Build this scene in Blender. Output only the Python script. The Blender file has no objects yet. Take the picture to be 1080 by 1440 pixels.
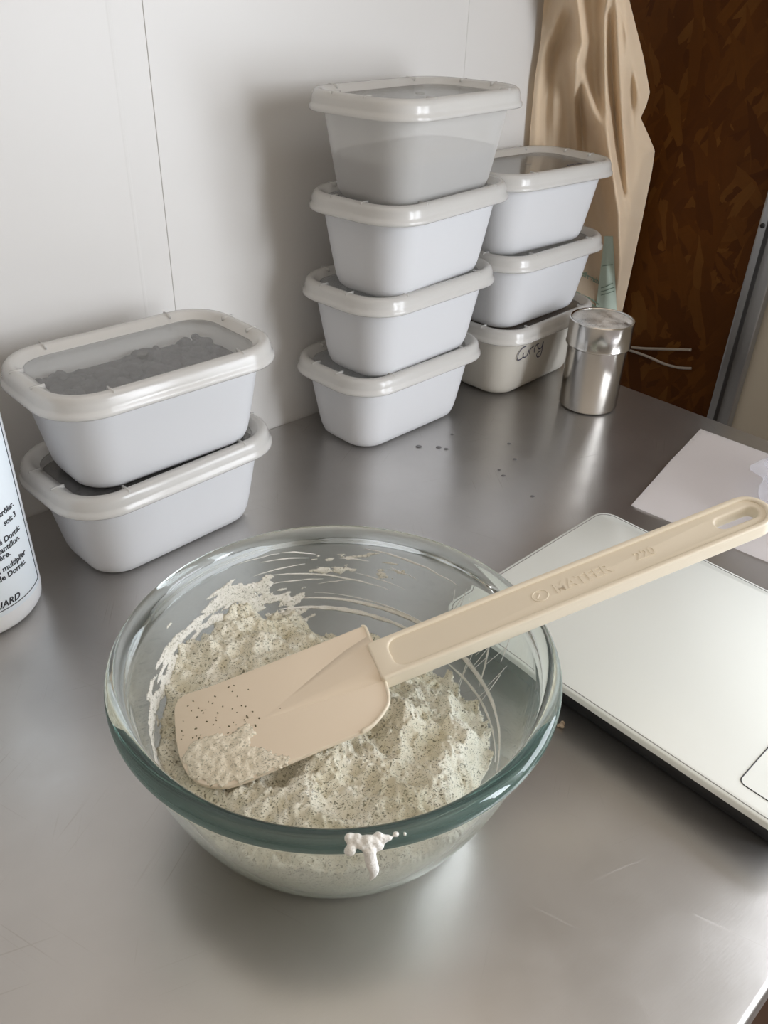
import bpy, bmesh, math, random
import numpy as np
from mathutils import Vector, Matrix, noise

random.seed(7)
SC = bpy.context.scene
COL = SC.collection
ZT = 0.90                      # height of the worktop above the floor; everything is modelled from the worktop up, then lifted

# ------------------------------------------------------------------ camera
CAM = Vector((-0.1716, -0.5803, 0.3653))
CR = Vector((0.7295, -0.6833, 0.0321)).normalized()
CF = Vector((0.5862, 0.6003, -0.5441)).normalized()
CU = CR.cross(CF).normalized()
CR = CF.cross(CU).normalized()
FPX = 1163.21

def ray(x, y):
    return CF + CR * ((x - 540) / FPX) - CU * ((y - 720) / FPX)
def uz(x, y, z=0.0):
    d = ray(x, y); return CAM + d * ((z - CAM.z) / d.z)
def uy(x, y, Y=0.0):
    d = ray(x, y); return CAM + d * ((Y - CAM.y) / d.y)
def ux(x, y, X=0.0):
    d = ray(x, y); return CAM + d * ((X - CAM.x) / d.x)
def on_plane(x, y, p, n):
    d = ray(x, y); return CAM + d * ((p - CAM).dot(n) / d.dot(n))

# ------------------------------------------------------------------ object helpers
def link(name, me, mat=None, parent=None, smooth=True):
    o = bpy.data.objects.new(name, me); COL.objects.link(o)
    if mat is not None:
        for m in (mat if isinstance(mat, (list, tuple)) else [mat]):
            me.materials.append(m)
    if smooth:
        for p in me.polygons: p.use_smooth = True
    if parent is not None: o.parent = parent
    return o

def obj(name, bm, mat=None, parent=None, smooth=True, sharp=None):
    bmesh.ops.recalc_face_normals(bm, faces=bm.faces)
    if sharp is not None:
        for e in bm.edges:
            if len(e.link_faces) == 2 and e.calc_face_angle(0) > math.radians(sharp):
                e.smooth = False
    me = bpy.data.meshes.new(name); bm.to_mesh(me); bm.free()
    return link(name, me, mat, parent, smooth)

def empty(name, loc=(0, 0, 0), rz=0.0):
    o = bpy.data.objects.new(name, None); COL.objects.link(o)
    o.location = loc; o.rotation_euler = (0, 0, rz); o.empty_display_size = 0.03
    return o

def tag(o, label=None, cat=None, group=None, kind=None):
    if label: o['label'] = label
    if cat: o['category'] = cat
    if group: o['group'] = group
    if kind: o['kind'] = kind
    return o

def box(bm, lo, hi):
    v = [bm.verts.new((x, y, z)) for x in (lo[0], hi[0]) for y in (lo[1], hi[1]) for z in (lo[2], hi[2])]
    for f in ((0, 1, 3, 2), (4, 6, 7, 5), (0, 4, 5, 1), (2, 3, 7, 6), (0, 2, 6, 4), (1, 5, 7, 3)):
        bm.faces.new([v[i] for i in f])
    return v

def bevel(bm, w, seg=2):
    bmesh.ops.bevel(bm, geom=list(bm.edges), offset=w, segments=seg, profile=0.5, affect='EDGES')

def rr_pts(a, b, r, n=9):
    out = []
    r = min(r, a - 1e-4, b - 1e-4)
    for k, (sx, sy) in enumerate(((1, 1), (-1, 1), (-1, -1), (1, -1))):
        for i in range(n):
            t = (i / (n - 1) + k) * math.pi / 2
            out.append((sx * (a - r) + r * math.cos(t), sy * (b - r) + r * math.sin(t)))
    return out

def loft(bm, rings, cap0=True, cap1=True, loop=False):
    vs = [[bm.verts.new(p) for p in ring] for ring in rings]
    n = len(vs[0])
    pairs = list(zip(vs[:-1], vs[1:]))
    if loop: pairs.append((vs[-1], vs[0]))
    for A, B in pairs:
        for i in range(n):
            j = (i + 1) % n
            bm.faces.new((A[i], A[j], B[j], B[i]))
    if not loop:
        if cap0: bm.faces.new(list(reversed(vs[0])))
        if cap1: bm.faces.new(vs[-1])
    return vs

def lathe(bm, prof, n=64, c=(0, 0), closed=False, arc=None):
    rings = []
    for r, z in prof:
        rings.append([(c[0] + r * math.cos(2 * math.pi * i / n), c[1] + r * math.sin(2 * math.pi * i / n), z) for i in range(n)])
    loft(bm, rings, True, True, closed)

def tube(bm, pts, rad, n=8, cap=True, flat=None):
    """round (or flattened) rod along a polyline; rad is a number or a list"""
    P = [Vector(p) for p in pts]; m = len(P)
    R = rad if isinstance(rad, (list, tuple)) else [rad] * m
    T = [(P[min(i + 1, m - 1)] - P[max(i - 1, 0)]).normalized() for i in range(m)]
    up = Vector((0, 0, 1)) if abs(T[0].z) < 0.9 else Vector((1, 0, 0))
    if flat is not None: up = flat
    rings = []
    nrm = (up - T[0] * up.dot(T[0])).normalized()
    for i in range(m):
        base = up if flat is not None else nrm
        nrm = (base - T[i] * base.dot(T[i])).normalized(); b = T[i].cross(nrm)
        k = 0.35 if flat is not None else 1.0
        rings.append([P[i] + nrm * (k * R[i] * math.sin(2 * math.pi * j / n)) + b * (R[i] * math.cos(2 * math.pi * j / n)) for j in range(n)])
    loft(bm, rings, cap, cap)

def smooth_line(pts, k=6):
    P = [Vector(p) for p in pts]; out = []
    for i in range(len(P) - 1):
        p0 = P[max(i - 1, 0)]; p1 = P[i]; p2 = P[i + 1]; p3 = P[min(i + 2, len(P) - 1)]
        for j in range(k):
            t = j / k
            out.append(0.5 * ((2 * p1) + (p2 - p0) * t + (2 * p0 - 5 * p1 + 4 * p2 - p3) * t * t + (3 * p1 - p0 - 3 * p2 + p3) * t ** 3))
    out.append(P[-1]); return out

def curve_fill(splines, extrude, bev, res=2):
    """closed 2D outlines (later ones are holes) -> solid bmesh of half thickness extrude"""
    cu = bpy.data.curves.new('tmp', 'CURVE'); cu.dimensions = '2D'; cu.fill_mode = 'BOTH'
    cu.extrude = extrude; cu.bevel_depth = bev; cu.bevel_resolution = res; cu.offset = -bev
    for pts in splines:
        s = cu.splines.new('POLY'); s.points.add(len(pts) - 1); s.use_cyclic_u = True
        for p, q in zip(s.points, pts): p.co = (q[0], q[1], 0, 1)
    o = bpy.data.objects.new('tmp', cu); COL.objects.link(o)
    dg = bpy.context.evaluated_depsgraph_get(); me = bpy.data.meshes.new_from_object(o.evaluated_get(dg))
    bm = bmesh.new(); bm.from_mesh(me)
    bpy.data.objects.remove(o); bpy.data.curves.remove(cu); bpy.data.meshes.remove(me)
    bmesh.ops.remove_doubles(bm, verts=bm.verts, dist=1e-6)
    return bm

def text_bm(s, size, extrude=0.0002, align='LEFT', shear=0.0, bold=0.0):
    cu = bpy.data.curves.new('tmp', 'FONT'); cu.body = s; cu.size = size; cu.extrude = extrude; cu.align_x = align
    cu.shear = shear; cu.offset = bold
    o = bpy.data.objects.new('tmp', cu); COL.objects.link(o)
    dg = bpy.context.evaluated_depsgraph_get(); me = bpy.data.meshes.new_from_object(o.evaluated_get(dg))
    bm = bmesh.new(); bm.from_mesh(me)
    bpy.data.objects.remove(o); bpy.data.curves.remove(cu); bpy.data.meshes.remove(me)
    return bm

def join_into(dst, src, fn=None):
    mp = {}
    for v in src.verts:
        mp[v] = dst.verts.new(fn(v.co) if fn else v.co)
    for f in src.faces:
        try: dst.faces.new([mp[v] for v in f.verts])
        except ValueError: pass
    src.free()

# ------------------------------------------------------------------ materials
class N:
    def __init__(self, name):
        self.m = bpy.data.materials.new(name); self.m.use_nodes = True
        self.t = self.m.node_tree; self.t.nodes.clear()
        self.out = self.t.nodes.new('ShaderNodeOutputMaterial')
    def n(self, typ, **kw):
        nd = self.t.nodes.new(typ)
        for k, v in kw.items():
            if k.startswith('_'): setattr(nd, k[1:], v)
            else: nd.inputs[k.replace('__', ' ')].default_value = v
        return nd
    def l(self, a, b): self.t.links.new(a, b)
    def surf(self, s): self.l(s, self.out.inputs['Surface']); return self.m
    def pbr(self, color=(.8, .8, .8), rough=.5, metal=0.0, **kw):
        p = self.n('ShaderNodeBsdfPrincipled')
        p.inputs['Base Color'].default_value = (*color, 1); p.inputs['Roughness'].default_value = rough; p.inputs['Metallic'].default_value = metal
        for k, v in kw.items(): p.inputs[k.replace('__', ' ')].default_value = v
        return p
    def coord(self, kind='Object', rot=(0, 0, 0), scale=(1, 1, 1)):
        c = self.n('ShaderNodeTexCoord'); m0 = self.n('ShaderNodeMapping'); mp = self.n('ShaderNodeMapping')
        m0.inputs['Rotation'].default_value = rot; mp.inputs['Scale'].default_value = scale
        self.l(c.outputs[kind], m0.inputs['Vector']); self.l(m0.outputs['Vector'], mp.inputs['Vector']); return mp.outputs['Vector']
    def noise(self, vec, scale, detail=4, rough=.55, dist=0.0):
        t = self.n('ShaderNodeTexNoise', Scale=scale, Detail=detail, Roughness=rough, Distortion=dist)
        self.l(vec, t.inputs['Vector']); return t.outputs['Fac']
    def ramp(self, fac, stops):
        r = self.n('ShaderNodeValToRGB'); e = r.color_ramp.elements
        while len(e) < len(stops): e.new(0.5)
        for el, (p, c) in zip(e, stops):
            el.position = p; el.color = (*c, 1) if len(c) == 3 else c
        self.l(fac, r.inputs['Fac']); return r.outputs['Color']
    def mix(self, fac, a, b, mode='MIX'):
        m = self.n('ShaderNodeMix', _data_type='RGBA', _blend_type=mode)
        for s, v in ((m.inputs[0], fac), (m.inputs[6], a), (m.inputs[7], b)):
            if isinstance(v, (int, float)): s.default_value = v
            elif isinstance(v, tuple): s.default_value = (*v, 1)
            else: self.l(v, s)
        return m.outputs[2]
    def math(self, op, a, b=0.0):
        m = self.n('ShaderNodeMath', _operation=op)
        for s, v in ((m.inputs[0], a), (m.inputs[1], b)):
            if isinstance(v, (int, float)): s.default_value = v
            else: self.l(v, s)
        return m.outputs[0]
    def bump(self, h, strength, dist, p):
        b = self.n('ShaderNodeBump', Strength=strength, Distance=dist); self.l(h, b.inputs['Height']); self.l(b.outputs['Normal'], p.inputs['Normal'])
    def shmix(self, fac, a, b):
        m = self.n('ShaderNodeMixShader')
        if isinstance(fac, (int, float)): m.inputs[0].default_value = fac
        else: self.l(fac, m.inputs[0])
        self.l(a, m.inputs[1]); self.l(b, m.inputs[2]); return m.outputs[0]

def plain(name, color, rough=.5, metal=0.0, **kw):
    w = N(name); p = w.pbr(color, rough, metal, **kw); return w.surf(p.outputs[0])

def mk_wall():
    w = N('white wall panel'); v = w.coord()
    n1 = w.noise(v, 3.0, 3); c = w.ramp(n1, [(.3, (.62, .61, .595)), (.7, (.65, .64, .625))])
    p = w.pbr(rough=.38); w.l(c, p.inputs['Base Color'])
    w.bump(w.noise(v, 5, 2), .03, .004, p)
    return w.surf(p.outputs[0])

def mk_osb():
    w = N('oriented strand board')
    col = None
    for i, (rx, sc, off) in enumerate(((0.5, 1.0, 0), (-0.7, 1.2, 3), (1.45, .9, 6), (1.05, 1.3, 9), (-1.2, 1.1, 12))):
        v = w.coord('Object', (rx, 0, 0), (9 * sc, 17 * sc, 62 * sc))
        nd = w.n('ShaderNodeTexNoise', Scale=1.6, Detail=3.0); w.l(v, nd.inputs['Vector'])
        add = w.n('ShaderNodeMix', _data_type='RGBA', _blend_type='LINEAR_LIGHT'); add.inputs[0].default_value = .22
        w.l(v, add.inputs[6]); w.l(nd.outputs['Color'], add.inputs[7])
        vo = w.n('ShaderNodeTexVoronoi', Scale=1.0); vo.inputs['Randomness'].default_value = 1.0; w.l(add.outputs[2], vo.inputs['Vector'])
        sep = w.n('ShaderNodeSeparateColor'); w.l(vo.outputs['Color'], sep.inputs[0])
        c = w.ramp(sep.outputs[0], [(0, (.085, .024, .002)), (.4, (.120, .038, .003)), (.75, (.150, .052, .005)), (1, (.205, .085, .015))])
        grain = w.noise(w.coord('Object', (rx, 0, 0), (30, 25, 420)), 1.0, 3)
        c = w.mix(w.math('MULTIPLY', grain, .35), c, (.04, .015, .005))
        if col is None: col = c
        else: col = w.mix(w.math('GREATER_THAN', sep.outputs[1], .62), col, c)
    v = w.coord()
    col = w.mix(w.math('MULTIPLY', w.noise(v, 11, 5), .75), col, (.042, .015, .005))
    p = w.pbr(rough=.6); w.l(col, p.inputs['Base Color']); p.inputs['Specular IOR Level'].default_value = .12
    bw = w.n('ShaderNodeRGBToBW'); w.l(col, bw.inputs[0]); w.bump(bw.outputs[0], .4, .003, p)
    return w.surf(p.outputs[0])

def mk_steel():
    w = N('worn stainless steel'); v = w.coord()
    big = w.noise(v, 5, 5, .6)
    col = w.ramp(big, [(.3, (.53, .515, .50)), (.7, (.63, .615, .60))])
    # scratches: thin stretched noise in several directions
    scr = None
    for i, (rz, sc) in enumerate(((.35, 60), (-.5, 75), (1.25, 55), (2.2, 80))):
        vv = w.coord('Object', (0, 0, rz), (.05, 3.0, 1))
        s = w.noise(vv, sc * 3.2, 2, .5)
        s = w.ramp(s, [(.66, (0, 0, 0)), (.74, (1, 1, 1))])
        msk = w.ramp(w.noise(w.coord('Object', (0, 0, rz)), 9 + 3 * i, 2), [(.5, (0, 0, 0)), (.62, (1, 1, 1))])
        s = w.mix(1.0, s, msk, 'MULTIPLY')
        scr = s if scr is None else w.mix(1.0, scr, s, 'LIGHTEN')
    col = w.mix(w.math('MULTIPLY', scr, .30), col, (.40, .37, .34))
    p = w.pbr(metal=1.0, rough=.3); w.l(col, p.inputs['Base Color'])
    r = w.math('ADD', w.math('MULTIPLY', w.noise(v, 30, 4), .16), .235)
    r = w.math('ADD', r, w.math('MULTIPLY', scr, .2)); w.l(r, p.inputs['Roughness'])
    fine = w.noise(w.coord('Object', (0, 0, .1), (1, 10, 1)), 120, 3)
    h = w.math('ADD', w.math('MULTIPLY', fine, .25), w.math('MULTIPLY', w.noise(v, 7, 2), 2.0))
    w.bump(h, .10, .0015, p)
    p2 = w.pbr(metal=1.0, rough=.62); w.l(col, p2.inputs['Base Color'])
    return w.surf(w.shmix(.20, p.outputs[0], p2.outputs[0]))

def mk_tub(name='white tub plastic', color=(.87, .885, .915), thin=0.0):
    w = N(name); v = w.coord()
    p = w.pbr(color, .33); p.inputs['Specular IOR Level'].default_value = .4
    w.bump(w.noise(v, 35, 2), .05, .002, p)
    tr = w.n('ShaderNodeBsdfTranslucent', Color=(.85, .84, .82, 1))
    s = w.shmix(.34, p.outputs[0], tr.outputs[0])
    if thin:
        t = w.n('ShaderNodeBsdfTransparent', Color=(.93, .94, .95, 1)); s = w.shmix(thin, s, t.outputs[0])
    return w.surf(s)

def mk_lid(name, haze, tint=(.82, .80, .76), rough=.22, gloss=.5):
    w = N(name); v = w.coord()
    p = w.pbr(tint, rough); w.bump(w.noise(v, 50, 3), .06, .002, p)
    tr = w.n('ShaderNodeBsdfTranslucent', Color=(*tint, 1))
    a = w.shmix(.30, p.outputs[0], tr.outputs[0])
    t = w.n('ShaderNodeBsdfTransparent', Color=(.95, .95, .94, 1))
    gl = w.n('ShaderNodeBsdfGlossy', Roughness=.12); fr = w.n('ShaderNodeFresnel', IOR=1.45)
    s = w.shmix(haze, t.outputs[0], a)
    return w.surf(w.shmix(w.math('MULTIPLY', fr.outputs[0], gloss), s, gl.outputs[0]))

def mk_glass():
    w = N('bowl glass')
    g = w.n('ShaderNodeBsdfGlass', Color=(.985, .995, .99, 1), Roughness=0.0, IOR=1.47)
    d1 = w.n('ShaderNodeBsdfDiffuse', Color=(.52, .70, .66, 1)); d2 = w.n('ShaderNodeBsdfTranslucent', Color=(.52, .70, .66, 1))
    w.surf(w.shmix(.045, g.outputs[0], w.shmix(.5, d1.outputs[0], d2.outputs[0])))      # teal diffuse mixed in, standing in for light scattered inside the rim
    ab = w.n('ShaderNodeVolumeAbsorption', Color=(.25, .72, .66, 1), Density=4.0)
    w.l(ab.outputs[0], w.out.inputs['Volume'])
    return w.m

def mk_cheese(name='herbed fresh cheese', fleck=1.0, base=((.74, .70, .55), (.92, .90, .80))):
    w = N(name); v = w.coord()
    n1 = w.noise(v, 38, 5, .62)
    col = w.ramp(n1, [(.34, base[0]), (.66, base[1])])
    fl = None
    for sc, th, a in ((430, .25, 0), (700, .27, 1), (260, .15, 2), (950, .28, 1.5)):
        vv = w.coord('Object', (.4 * a, .7 * a, .9 * a), (1, 1.0 + .9 * a, 1))
        nz = w.n('ShaderNodeTexNoise', Scale=240, Detail=2.0); w.l(vv, nz.inputs['Vector'])
        mxv = w.n('ShaderNodeMix', _data_type='RGBA'); mxv.inputs[0].default_value = .0035; w.l(vv, mxv.inputs[6]); w.l(nz.outputs['Color'], mxv.inputs[7])
        vo = w.n('ShaderNodeTexVoronoi', Scale=sc); w.l(mxv.outputs[2], vo.inputs['Vector'])
        m = w.math('LESS_THAN', vo.outputs['Distance'], th)
        sep = w.n('ShaderNodeSeparateColor'); w.l(vo.outputs['Color'], sep.inputs[0])
        m = w.math('MULTIPLY', m, w.math('GREATER_THAN', sep.outputs[0], .42))
        fl = m if fl is None else w.math('MAXIMUM', fl, m)
    fc = w.ramp(w.noise(v, 180, 1), [(.38, (.07, .075, .03)), (.62, (.26, .25, .15))])
    col = w.mix(w.math('MULTIPLY', fl, .72 * fleck), col, fc)
    p = w.pbr(rough=.55); w.l(col, p.inputs['Base Color'])
    h = w.math('ADD', w.noise(v, 190, 6, .65), w.math('MULTIPLY', fl, -.15))
    w.bump(h, .9, .0018, p)
    return w.surf(p.outputs[0])

def mk_canvas():
    w = N('unbleached cotton'); v = w.coord()
    col = w.ramp(w.noise(v, 12, 4), [(.3, (.93, .79, .61)), (.7, (.96, .84, .67))])
    p = w.pbr(rough=.85); w.l(col, p.inputs['Base Color']); p.inputs['Sheen Weight'].default_value = .2
    w.bump(w.noise(w.coord('Object', (0, 0, 0), (1, 1, 1)), 900, 2), .15, .0006, p)
    tr = w.n('ShaderNodeBsdfTranslucent', Color=(.6, .5, .38, 1))
    return w.surf(w.shmix(.05, p.outputs[0], tr.outputs[0]))

def mk_mesh_top():
    w = N('fine wire sieve'); v = w.coord()
    vo = w.n('ShaderNodeTexVoronoi', Scale=700.0); w.l(v, vo.inputs['Vector'])
    dots = w.ramp(vo.outputs['Distance'], [(.22, (0, 0, 0)), (.36, (1, 1, 1))])
    powder = w.ramp(w.noise(v, 60, 5), [(.42, (0, 0, 0)), (.62, (1, 1, 1))])
    col = w.mix(dots, (.30, .30, .30), (.62, .62, .61))
    steel = w.pbr(metal=1.0, rough=.4); w.l(col, steel.inputs['Base Color'])
    pw = w.pbr((.72, .70, .67), .9)
    w.bump(dots, .5, .0008, steel)
    return w.surf(w.shmix(w.math('MULTIPLY', powder, .65), steel.outputs[0], pw.outputs[0]))

def mk_shaker_steel():
    w = N('polished steel'); v = w.coord('Object', (0, 0, 0), (6, 6, 1))
    p = w.pbr((.60, .58, .55), .17, 1.0); w.bump(w.noise(v, 9, 2), .05, .003, p)
    return w.surf(p.outputs[0])

def mk_floor():
    w = N('brown vinyl floor'); v = w.coord()
    col = w.ramp(w.noise(v, 6, 5), [(.3, (.13, .075, .05)), (.7, (.20, .12, .085))])
    p = w.pbr(rough=.5); w.l(col, p.inputs['Base Color']); return w.surf(p.outputs[0])

def mk_dark():
    w = N('dark dried lumps'); v = w.coord()
    col = w.ramp(w.noise(v, 90, 4), [(.3, (.010, .009, .011)), (.7, (.035, .030, .034))])
    p = w.pbr(rough=.7); w.l(col, p.inputs['Base Color']); w.bump(w.noise(v, 260, 4), .5, .002, p)
    return w.surf(p.outputs[0])

M = dict(
    wall=mk_wall(), osb=mk_osb(), steel=mk_steel(), tub=mk_tub(), tubthin=mk_tub('thin white tub plastic', (.92, .90, .87), .56),
    tubold=mk_tub('yellowed tub plastic', (.76, .73, .66)),
    ring=mk_lid('milky lid rim', .56, (.90, .89, .87), .22), panel=mk_lid('hazy clear lid', .065, (.85, .85, .87), .2, .25), panelclear=mk_lid('clear lid', .05, (.88, .86, .82), .12, .7),
    glass=mk_glass(), cheese=mk_cheese(), smear=mk_cheese('thin cheese smear', .7, ((.74, .72, .64), (.86, .85, .80))), film=mk_cheese('cheese film on rubber', .65, ((.82, .74, .58), (.88, .82, .68))),
    smearw=mk_cheese('white streak of cheese', .25, ((.80, .79, .74), (.90, .89, .86))), canvas=mk_canvas(), sieve=mk_mesh_top(), shaker=mk_shaker_steel(), floor=mk_floor(), dark=mk_dark(),
    beige=plain('cream spatula nylon', (.80, .72, .58), .42), blade=plain('cream rubber blade', (.80, .69, .55), .5),
    white=plain('white glass platform', (.82, .85, .82), .25), black=plain('black plastic', (.012, .014, .017), .45),
    grey=plain('grey edge line', (.22, .22, .21), .35), ink=plain('blue black marker ink', (.035, .035, .09), .6),
    print_=plain('dark green print', (.12, .16, .11), .8), printl=plain('pale green print', (.62, .74, .64), .85), printm=plain('mid green print', (.23, .33, .25), .85),
    paper=plain('white paper', (.92, .89, .89), .8), label=plain('bluish white label', (.82, .89, .95), .45), bottle=plain('white bottle plastic', (.88, .90, .93), .3),
    text=plain('black label print', (.02, .022, .03), .6), galv=plain('galvanised steel', (.36, .36, .36), .38, 1.0), panelwall=plain('beige painted board', (.42, .37, .29), .6),
    screw=plain('dark screw', (.05, .05, .05), .4, 1.0), cable=plain('white cable sheath', (.30, .26, .22), .5), curry=plain('curry powder', (.30, .15, .06), .9),
    greyfill=plain('grey powder', (.13, .14, .155), .9), crumb=plain('dried crumb', (.45, .36, .27), .8),
    drop=plain('dried dark drop', (.13, .125, .13), .3), frame=plain('white window frame', (.8, .8, .8), .4),
)
def mk_bag():
    w = N('clear polythene'); v = w.coord()
    t = w.n('ShaderNodeBsdfTransparent', Color=(.97, .97, .98, 1)); p = w.pbr((.86, .87, .92), .2)
    tr = w.n('ShaderNodeBsdfTranslucent', Color=(.9, .9, .95, 1)); a = w.shmix(.5, p.outputs[0], tr.outputs[0])
    w.bump(w.noise(v, 40, 4), .3, .004, p)
    return w.surf(w.shmix(.27, t.outputs[0], a))
M['bag'] = mk_bag()

# ------------------------------------------------------------------ the room
XB = 0.725                                                    # plane of the strand-board wall
def wall_back():
    bm = bmesh.new()
    xs = [(-1.6, 0)]
    for x, wd, dp in ((.1275, .0016, -.00012), (.1525, .0006, .0007), (.4775, .0008, -.0005), (-.1725, .0006, .0007), (-.4975, .0006, .0007)):
        xs += [(x - wd, 0), (x - wd * .4, dp), (x + wd * .4, dp), (x + wd, 0)]
    xs += [(XB + .02, 0)]
    xs = sorted(xs)
    lo = [bm.verts.new((x, y, -ZT)) for x, y in xs]; hi = [bm.verts.new((x, y, 1.6)) for x, y in xs]
    for i in range(len(xs) - 1): bm.faces.new((lo[i], lo[i + 1], hi[i + 1], hi[i]))
    lb = [bm.verts.new((x, .06, -ZT)) for x in (xs[0][0], xs[-1][0])]; hb = [bm.verts.new((x, .06, 1.6)) for x in (xs[0][0], xs[-1][0])]
    bm.faces.new((lb[0], hb[0], hb[1], lb[1])); bm.faces.new((lo[0], hi[0], hb[0], lb[0])); bm.faces.new((lo[-1], lb[1], hb[1], hi[-1]))
    bm.faces.new(hi + [hb[1], hb[0]]); bm.faces.new(lo + [lb[1], lb[0]])
    return tag(obj('wall_back', bm, M['wall'], smooth=False), kind='structure')
wall_back()
PY0 = (ux(1080, 290, XB).y + ux(1000, 590, XB).y) / 2; PY1 = ux(1029, 599, XB).y
PM = (PY0 + PY1) / 2
bm = bmesh.new(); box(bm, (XB, PM, -ZT), (XB + .05, -.0005, 1.6)); tag(obj('wall_right', bm, M['osb'], smooth=False), kind='structure')
# board wall beyond the steel stud, with the window opening that lights the bench
WY0, WY1, WZ0, WZ1 = -1.34, -.66, .00, .62
bm = bmesh.new()
box(bm, (XB + .003, WY1, -ZT), (XB + .05, PM, 1.6)); box(bm, (XB + .003, WY0, -ZT), (XB + .05, WY1, WZ0)); box(bm, (XB + .003, WY0, WZ1), (XB + .05, WY1, 1.6)); box(bm, (XB + .003, -2.2, -ZT), (XB + .05, WY0, 1.6))
tag(obj('wall_board', bm, M['panelwall'], smooth=False), kind='structure')
bm = bmesh.new()
for lo, hi in (((XB, WY0, WZ0), (XB + .05, WY0 + .035, WZ1)), ((XB, WY1 - .035, WZ0), (XB + .05, WY1, WZ1)), ((XB, WY0, WZ0), (XB + .05, WY1, WZ0 + .035)), ((XB, WY0, WZ1 - .035), (XB + .05, WY1, WZ1))):
    box(bm, lo, hi)
tag(obj('window_1', bm, M['frame'], smooth=False), kind='structure')
# unseen return wall and frame, added to house the extra front lamp
FY = -1.42; FX0, FX1, FZ0, FZ1 = .44, .70, .02, .92
bm = bmesh.new()
box(bm, (.36, FY - .05, -ZT), (FX0, FY, 1.6)); box(bm, (FX1, FY - .05, -ZT), (XB + .003, FY, 1.6)); box(bm, (FX0, FY - .05, -ZT), (FX1, FY, FZ0)); box(bm, (FX0, FY - .05, FZ1), (FX1, FY, 1.6))
tag(obj('added_lamp_wall', bm, M['panelwall'], smooth=False), kind='structure')
bm = bmesh.new()
for lo, hi in (((FX0, FY - .05, FZ0), (FX0 + .02, FY, FZ1)), ((FX1 - .02, FY - .05, FZ0), (FX1, FY, FZ1)), ((FX0, FY - .05, FZ0), (FX1, FY, FZ0 + .02)), ((FX0, FY - .05, FZ1 - .02), (FX1, FY, FZ1))): box(bm, lo, hi)
tag(obj('added_lamp_frame', bm, M['frame'], smooth=False), kind='structure')
bm = bmesh.new(); box(bm, (-1.6, -2.2, -ZT - .05), (XB + .05, .06, -ZT)); tag(obj('floor', bm, M['floor'], smooth=False), kind='structure')
# galvanised stud: a C profile screwed over the joint
st = bmesh.new()
prof = [(XB - x, PY0 + (PY1 - PY0) * t) for x, t in ((.001, 0), (.012, 0), (.0125, .06), (.0125, .30), (.0045, .36), (.0045, .58), (.0125, .66), (.0125, .95), (.012, 1), (.001, 1))]
lo = [st.verts.new((x, y, -ZT)) for x, y in prof]; hi = [st.verts.new((x, y, 1.6)) for x, y in prof]
for i in range(len(prof)):
    j = (i + 1) % len(prof); st.faces.new((lo[i], lo[j], hi[j], hi[i]))
st.faces.new(lo); st.faces.new(hi)
trim = tag(obj('trim_1', st, M['galv'], smooth=False), kind='structure')
for zz in (-.25, ux(1072, 313, XB).z, .55):
    bm = bmesh.new(); lathe(bm, [(.0026, 0), (.0026, .0008), (.0014, .0016)], 14); o = obj('screw', bm, M['screw'], trim)
    o.rotation_euler = (0, -math.pi / 2, 0); o.location = (XB - .0125, PY0 + (PY1 - PY0) * .16, zz)

# ------------------------------------------------------------------ steel worktable
tb = tag(empty('worktable', (0, -.28, -ZT)), 'stainless steel worktable with scratched grey top against the white wall', 'worktable')
def child_of(root, o):
    o.parent = root; o.matrix_parent_inverse = Matrix.Translation(-Vector(root.location)) if root.rotation_euler.z == 0 else root.matrix_basis.inverted(); return o
TX1 = .594
bm = bmesh.new(); box(bm, (-.95, -.565, -.040), (TX1, -.0008, 0)); bevel(bm, .0028, 3)
child_of(tb, obj('worktop', bm, M['steel'], smooth=True, sharp=60))
for x in (-.90, TX1 - .05):
    for y in (-.515, -.05):
        bm = bmesh.new(); box(bm, (x - .02, y - .02, -ZT), (x + .02, y + .02, -.039)); bevel(bm, .003, 2)
        child_of(tb, obj('leg', bm, M['galv'], smooth=False))
bm = bmesh.new(); box(bm, (-.93, -.54, -.66), (TX1 - .03, -.03, -.635)); child_of(tb, obj('undershelf', bm, M['galv'], smooth=False))

# ------------------------------------------------------------------ lidded tubs
LA, LB, LR = .0875, .0551, .0360
PITCH = .0725
BODY = [(.0590, .0280, .0180, 0.0), (.0628, .0318, .0210, .0008), (.0658, .0346, .0225, .0035), (.0678, .0366, .0240, .0085), (.0695, .0384, .0252, .0170),
        (.0727, .0414, .0270, .036), (.0760, .0444, .0290, .0560), (.0778, .0460, .0300, .0650), (.0800, .0476, .0305, .0662), (.0806, .0482, .0310, .0700)]
def body_b(z):
    for (a0, b0, r0, z0), (a1, b1, r1, z1) in zip(BODY[:-1], BODY[1:]):
        if z0 <= z <= z1: return b0 + (b1 - b0) * (z - z0) / (z1 - z0)
    return BODY[-1][1]
def tub_body_bm():
    bm = bmesh.new(); rings = []
    for a, b, r, z in BODY: rings.append([(x, y, z) for x, y in rr_pts(a, b, r)])
    for a, b, r, z in reversed(BODY[2:]): rings.append([(x, y, max(z - (.0 if z > .06 else 0), .002)) for x, y in rr_pts(a - .0016, b - .0016, r - .0016)])
    loft(bm, rings); return bm
def lid_ring_bm():
    bm = bmesh.new(); rings = []
    for d, z in ((.0018, .0634), (.0004, .0632), (0, .0640), (.0004, .0662), (.0016, .0674), (.0020, .0690), (.0024, .0725), (.0038, .0756), (.0062, .0772), (.0088, .0770), (.0108, .0758), (.0128, .0738), (.0150, .0724),
                 (.0156, .0716), (.0146, .0712), (.0118, .0728), (.0100, .0746), (.0076, .0758), (.0056, .0752), (.0044, .0730), (.0038, .0690), (.0034, .0668)):
        rings.append([(x, y, z) for x, y in rr_pts(LA - d, LB - d, LR - d)])
    loft(bm, rings, loop=True); join_into(bm, rib_bm()); return bm
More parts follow.
